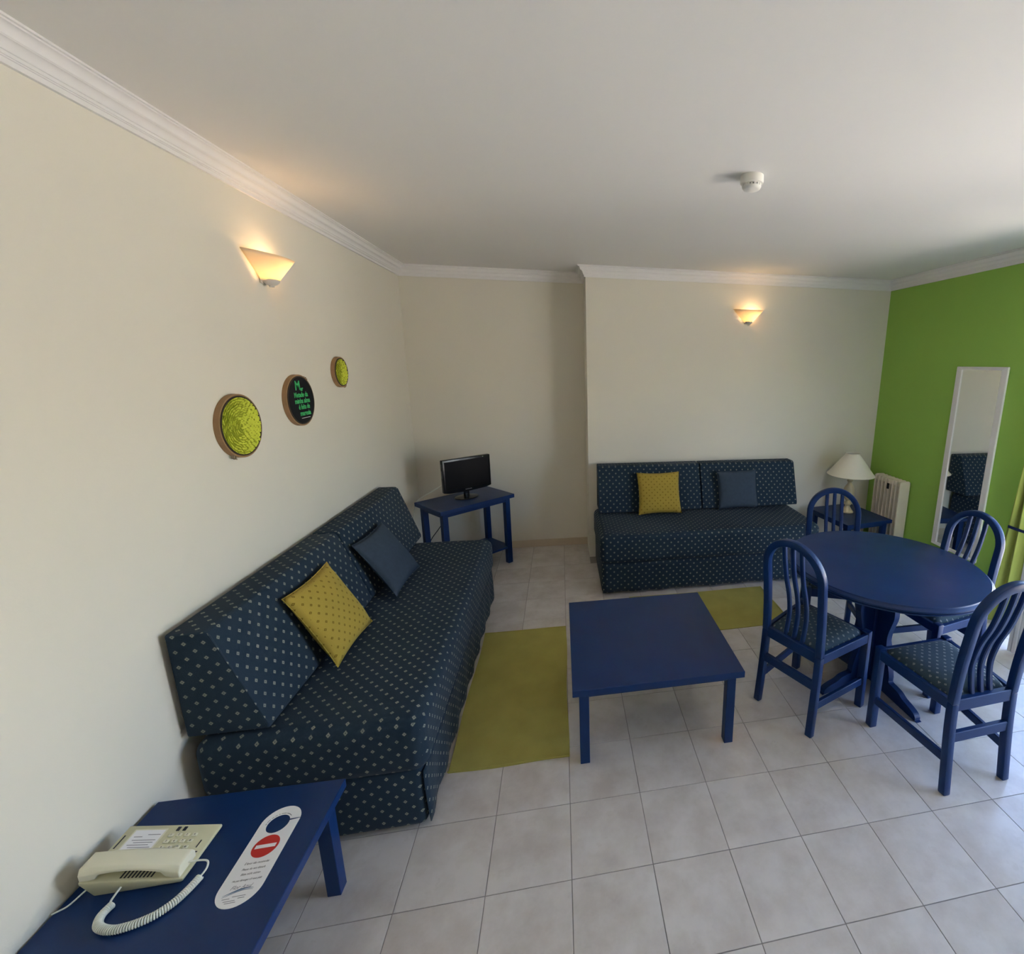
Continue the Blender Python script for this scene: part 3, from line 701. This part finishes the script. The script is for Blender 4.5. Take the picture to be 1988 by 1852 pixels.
# ================================================================== EMBROIDERY HOOPS ON THE LEFT WALL
def hoop(label, y, z, r, kind, screw_a):
    t = thing('embroidery_hoop', label, 'wall hanging', (XL, y, z), 0, 'embroidery hoops')
    # local: x out of the wall; circle in y,z
    def ring(r0, r1, x0, x1, seg=56):
        b = MB(); vs = []; fs = []
        for i in range(seg):
            a = 2 * PI * i / seg
            for rr, xx in ((r0, x0), (r1, x0), (r1, x1), (r0, x1)): vs.append((xx, rr * math.cos(a), rr * math.sin(a)))
        for i in range(seg):
            for k in range(4): p, q = i * 4 + k, i * 4 + (k + 1) % 4; p2, q2 = ((i + 1) % seg) * 4 + k, ((i + 1) % seg) * 4 + (k + 1) % 4; fs.append((p, q, q2, p2))
        return b.add(vs, fs)
    ring(r - .007, r, .0006, .021).build('outer_ring', 'hoop_wood', t, smooth=True, angle=40)
    ring(r - .013, r - .0072, .0006, .024).build('inner_ring', 'hoop_dark', t, smooth=True, angle=40)
    def disc(rr, x0, x1, mat, nm):
        b = MB(); b.m = Matrix.Rotation(R(90), 4, 'Y'); b.lathe([(.001, x0), (rr, x0), (rr, x1), (.001, x1)], 48); return b.build(nm, mat, t)
    if kind == 'text':
        disc(r - .0132, .016, .0235, 'chalk_black', 'panel')
        def line(tx, size, yy, zz, wd): text_mesh(tx, size, 'print_green', 'lettering', t, frame((.0239, yy, zz), (0, 1, 0), (0, 0, 1), (1, 0, 0)), width=wd, bold=.0008)
        line('M', .068, -.022, .074, .044); line('ar', .030, .014, .058, .026)
        line('Metade da', .036, .000, .028, .128); line('minha alma', .036, .007, -.003, .142); line('é feita de', .036, .017, -.034, .106); line('maresia', .036, .021, -.067, .102)
        MB().span(.0236, .0241, -.022, .062, -.0925, -.0898).build('underline', 'print_white', t)
    else:
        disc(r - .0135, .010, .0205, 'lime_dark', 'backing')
        rr = random.Random(int(y * 1000)); cnt = 0
        b = MB(); R0 = r - .016
        ringr = R0
        # overlapping cloth petals wound in a spiral
        turns = int(R0 / .0105)
        for q in range(turns):
            rad = R0 * (1 - q / turns) ; nn = max(5, int(2 * PI * rad / .0185))
            for i in range(nn):
                a = 2 * PI * (i + .5 * (q % 2) + rr.uniform(-.2, .2)) / nn
                ln, wd = rr.uniform(.014, .021), rr.uniform(.007, .0105); tilt = rr.uniform(.10, .75)
                c = Vector((.0205 + .004 * (1 - q / turns) * .3 + rr.uniform(0, .0015), rad * math.cos(a), rad * math.sin(a)))
                tg = Vector((0, -math.sin(a), math.cos(a))); rd = Vector((0, math.cos(a), math.sin(a))); ou = Vector((1, 0, 0))
                e1 = (tg + rd * rr.uniform(-.35, .35)).normalized(); e2 = (rd * math.cos(tilt) + ou * math.sin(tilt)).normalized()
                lim = r - .0138
                vs = [c - e1 * ln / 2 - e2 * wd / 2, c + e1 * ln / 2 - e2 * wd / 2, c + e1 * ln * .4 + e2 * wd / 2 + ou * .001, c - e1 * ln * .4 + e2 * wd / 2 + ou * .001]
                vv = []
                for v in vs:
                    d = math.hypot(v.y, v.z)
                    if d > lim: v = Vector((v.x, v.y * lim / d, v.z * lim / d))
                    vv.append(v)
                vb = [v - ou * .0016 for v in vv]
                b.add([tuple(v) for v in vv + vb], [(0, 1, 2, 3), (7, 6, 5, 4), (0, 4, 5, 1), (1, 5, 6, 2), (2, 6, 7, 3), (3, 7, 4, 0)])
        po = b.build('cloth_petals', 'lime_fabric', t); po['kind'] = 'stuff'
    a = R(screw_a); b = MB(); b.m = Matrix.Translation((.012, (r + .006) * math.cos(a), (r + .006) * math.sin(a))) @ Matrix.Rotation(a, 4, 'X')
    b.span(-.005, .005, -.007, .006, -.009, -.003); b.span(-.005, .005, -.007, .006, .003, .009); b.span(-.002, .002, .000, .004, -.016, .018)
    b.build('screw_clamp', 'brass_dull', t)
hoop('large embroidery hoop filled with lime cloth petals', .575, 1.553, .133, 'petal', -118)
hoop('black embroidery hoop with green lettering', 1.058, 1.622, .131, 'text', 50)
hoop('small embroidery hoop filled with lime cloth petals', 1.555, 1.755, .092, 'petal', -60)

# ================================================================== TELEPHONE (on the side table, top z = .41)
TZ = .410
ph_ = thing('telephone', 'cream corded desk telephone on the low blue table', 'telephone', (-1.168, -.344, TZ))
# local x: high end (-) by the wall to low end (+); y: handset side (-) to keypad side (+)
def tz(x): return .040 - x * .175
body = MB(); X0, X1, Y0, Y1 = -.114, .116, -.078, .080
bot = [(X0 + .018, Y0 + .008, 0), (X1 - .012, Y0 + .008, 0), (X1 - .012, Y1 - .008, 0), (X0 + .018, Y1 - .008, 0)]
mid = [(X0, Y0, tz(X0) - .008), (X1, Y0, tz(X1) - .008), (X1, Y1, tz(X1) - .008), (X0, Y1, tz(X0) - .008)]
top = [(x, y, z + .008) for x, y, z in mid]
body.add(bot + mid + top, [(3, 2, 1, 0), (8, 9, 10, 11)] + [(i + 4 * k, (i + 1) % 4 + 4 * k, (i + 1) % 4 + 4 * k + 4, i + 4 * k + 4) for k in (0, 1) for i in range(4)])
body.build('body', 'phone_plastic', ph_, bevel=.0025, seg=2, smooth=True)
sl_ = math.atan(-.175); TX = Vector((math.cos(sl_), 0, math.sin(sl_))); TN = Vector((-math.sin(sl_), 0, math.cos(sl_)))
def ptm(x, y, h=0): v = Vector((x, y, tz(x))) + TN * h; return v
def slab(x0, x1, y0, y1, h0, h1, nm, mat, par=None, bev=0):
    b = MB(); b.m = frame((0, 0, tz(0)), TX, (0, 1, 0), TN); b.span(x0 / math.cos(sl_), x1 / math.cos(sl_), y0, y1, h0, h1); return b.build(nm, mat, par or ph_, bevel=bev, seg=2)
slab(-.092, -.012, -.012, .068, -.001, .0008, 'card_frame', 'phone_light', bev=.0003)
cd = slab(-.088, -.016, -.008, .064, .0006, .0012, 'number_card', 'card_white')
for k, (xa, xb, yy) in enumerate(((-.050, -.020, .050), (-.078, -.022, .034), (-.070, -.024, .027), (-.080, -.030, .020), (-.074, -.022, .013), (-.078, -.026, .006), (-.080, -.06, .044))):
    slab(xa, xb, yy - .0009, yy + .0009, .0012, .0014, 'printed_line', 'print_grey', cd)
for i, x in enumerate((.016, .032)):
    slab(x - .006, x + .002, .060, .072, .0, .0022, 'function_key', 'print_dark', bev=.0005)
keys = '1234567890*#'
for k in range(12):
    rw, cl = divmod(k, 4); x = .008 + cl * .0195; y = .046 - rw * .0185
    kb = slab(x - .0065, x + .0065, y - .005, y + .005, 0, .0035, 'key', 'phone_light', bev=.0018)
    text_mesh(keys[k], .0075, 'print_dark', 'digit', kb, frame(ptm(x, y, .0037), TX, (0, 1, 0), TN), depth=.0001)
slab(.092, .095, .008, .030, 0, .0008, 'printed_line', 'print_dark'); slab(.088, .104, -.006, -.003, 0, .0008, 'printed_line', 'print_dark')
slab(-.106, -.103, .012, .050, 0, .0008, 'printed_line', 'print_dark')
for k in range(9): slab(-.030 + .0085 * k, -.0262 + .0085 * k, -.070, -.046, .0, .0006, 'speaker_slot', 'print_dark')
# handset: arched bar lying along the handset side
b = MB(); n = 26; vs = []; fs = []
for i in range(n + 1):
    q = i / n; x = -.112 + .222 * q; ar = 4 * q * (1 - q)
    up = .008 + .020 * ar; th = .026 - .012 * ar; wy = .031 - .003 * ar
    zt = tz(x) + up + th; zb = tz(x) + up if .18 < q < .82 else tz(x) + max(.0015, up - .012)
    ring = [(-wy, zb), (wy * .95, zb), (wy, zb + (zt - zb) * .55), (wy * .72, zt), (-wy * .72, zt), (-wy, zb + (zt - zb) * .55)]
    vs += [(x, -.046 + yy, zz) for yy, zz in ring]
for i in range(n):
    for k in range(6): a, c = i * 6 + k, i * 6 + (k + 1) % 6; fs.append((a, c, c + 6, a + 6))
fs += [(5, 4, 3, 2, 1, 0), tuple(n * 6 + k for k in range(6))]
b.add(vs, fs); b.build('handset', 'phone_light', ph_, bevel=.0015, seg=1, smooth=True, angle=35)
# coiled cord: stiff leads and a helix lying on the table
O = Vector((-1.168, -.344, TZ))
lead1 = catmull([Vector(p) - O for p in ((-1.190, -.424, .438), (-1.193, -.440, .432), (-1.197, -.448, .424), (-1.190, -.455, .420))], 5)
mid_ = catmull([Vector(p) - O for p in ((-1.190, -.455, .4207), (-1.194, -.480, .4207), (-1.178, -.506, .4207), (-1.140, -.520, .4207), (-1.100, -.517, .4207), (-1.062, -.503, .4207), (-1.036, -.478, .4207), (-1.022, -.448, .4207), (-1.014, -.418, .421))], 14)
lead2 = catmull([Vector(p) - O for p in ((-1.014, -.418, .421), (-1.006, -.402, .430), (-1.012, -.388, .438), (-1.035, -.384, .440), (-1.058, -.386, .442))], 5)
hel = []; nt_ = 62; tot = len(mid_) - 1; spt = 10
for k in range(nt_ * spt + 1):
    q = k / (nt_ * spt) * tot; i = min(int(q), tot - 1); p = mid_[i].lerp(mid_[i + 1], q - i); tg = (mid_[i + 1] - mid_[i]).normalized()
    sdv = tg.cross(Vector((0, 0, 1))).normalized(); a = 2 * PI * k / spt
    hel.append(p + sdv * math.cos(a) * .0082 + Vector((0, 0, 1)) * math.sin(a) * .0082)
MB().tube(lead1, .0024, 8).build('cord_lead', 'cord_plastic', ph_, smooth=True); MB().tube(lead2, .0024, 8).build('cord_lead', 'cord_plastic', ph_, smooth=True)
MB().tube(hel, .0021, 6).build('coiled_cord', 'cord_plastic', ph_, smooth=True)
MB().tube(catmull([Vector(p) - O for p in ((-1.268, -.405, .440), (-1.285, -.418, .428), (-1.305, -.432, .414), (-1.318, -.440, .4125), (-1.329, -.447, .4125))], 5), .0022, 8).build('line_cable', 'cord_plastic', ph_, smooth=True)

# ================================================================== DOOR HANGER CARD
dh = thing('door_hanger', 'white do-not-disturb door hanger lying on the low blue table', 'sign', (-.893, -.364, TZ + .0006), R(0.5))
hw, hl, hr = .054, .147, .030; hc = (-.003, .088)
out = []
def arcp(cx, cy, r, a0, a1, n): return [(cx + r * math.cos(R(a0 + (a1 - a0) * k / n)), cy + r * math.sin(R(a0 + (a1 - a0) * k / n))) for k in range(n + 1)]
ro_ = .054
out += [(hw, .098)]                                          # below the slit on the right edge
out += [(hw, -hl + ro_)] + arcp(0, -hl + ro_, ro_, 0, -180, 20)[1:]
out += [(-hw, hl - ro_)] + arcp(0, hl - ro_, ro_, 180, 8, 20)[1:]
out += [(hc[0] + hr * math.cos(R(24)), hc[1] + hr * math.sin(R(24)))]
out += arcp(hc[0], hc[1], hr, 24, 372, 32)[1:]
cu = bpy.data.curves.new('hanger_outline', 'CURVE'); cu.dimensions = '2D'; cu.fill_mode = 'BOTH'; cu.extrude = .0005
sp_ = cu.splines.new('POLY'); sp_.points.add(len(out) - 1); sp_.use_cyclic_u = True
for k, p in enumerate(out): sp_.points[k].co = (p[0], p[1], 0, 1)
tmp = bpy.data.objects.new('tmp_curve', cu); COL.objects.link(tmp); dg = bpy.context.evaluated_depsgraph_get(); dg.update()
me = bpy.data.meshes.new_from_object(tmp.evaluated_get(dg)); bpy.data.objects.remove(tmp); me.materials.clear(); me.name = 'card'
co = finish(me, 'card', 'card_white', dh)
FZ = .0007
def flat(poly, mat, nm, par, z0=.0004, z1=FZ): return MB().prism(poly, 'z', z0, z1).build(nm, mat, par)
sg = flat(arcp(0, .018, .034, 0, 350, 35), 'print_red', 'no_entry_disc', dh)
flat([(-.027, .0125), (.027, .0125), (.027, .0235), (-.027, .0235)], 'card_white', 'white_bar', sg, .0006, .0009)
I3 = lambda x, y, rz=0: Matrix.Translation((x, y, FZ)) @ Matrix.Rotation(rz, 4, 'Z')
for s, y in (('É favor não incomodar', -.030), ('Please do not disturb', -.046), ('Bitte nicht stören', -.060), ("Ne pas déranger s'il vous plaît", -.076)):
    text_mesh(s, .0085 if len(s) < 25 else .0074, 'print_dark', 'lettering', dh, I3(.004, y), .80, depth=.0001, shear=.2)
text_mesh('Flor Azul', .015, 'print_grey', 'lettering', dh, I3(.0, -.0945), .9, depth=.0001, shear=.35)
sw1 = [(x, -.108 + .009 * math.sin((x + .034) / .068 * PI * .9 - .55)) for x in [-.034 + .068 * k / 14 for k in range(15)]]
for dy, wd in ((0, .0030), (-.0038, .0016)):
    up = [(x, y + dy + wd * math.sin(PI * k / 14) * .5 + .0002) for k, (x, y) in enumerate(sw1)]; dn = [(x, y + dy - wd * math.sin(PI * k / 14) * .5 - .0002) for k, (x, y) in enumerate(sw1)]
    flat(up + dn[::-1], 'print_blue', 'wave_logo', dh)
for x0, x1, y in ((-.030, -.012, -.1215), (-.008, .024, -.1180), (-.024, .004, -.1280), (-.018, .008, -.1330), (.008, .024, -.1235)): flat([(x0, y - .0007), (x1, y - .0007), (x1, y + .0007), (x0, y + .0007)], 'print_grey', 'small_print', dh)
for a0, a1 in ((178, 170), (166, 148), (143, 132), (128, 118), (112, 106), (101, 78), (74, 40)):
    p = arcp(hc[0], hc[1], hr + .0035, a0, a1, 5) + arcp(hc[0], hc[1], hr + .0055, a1, a0, 5); flat(p, 'print_grey', 'small_print', dh)

bpy.context.view_layer.update()
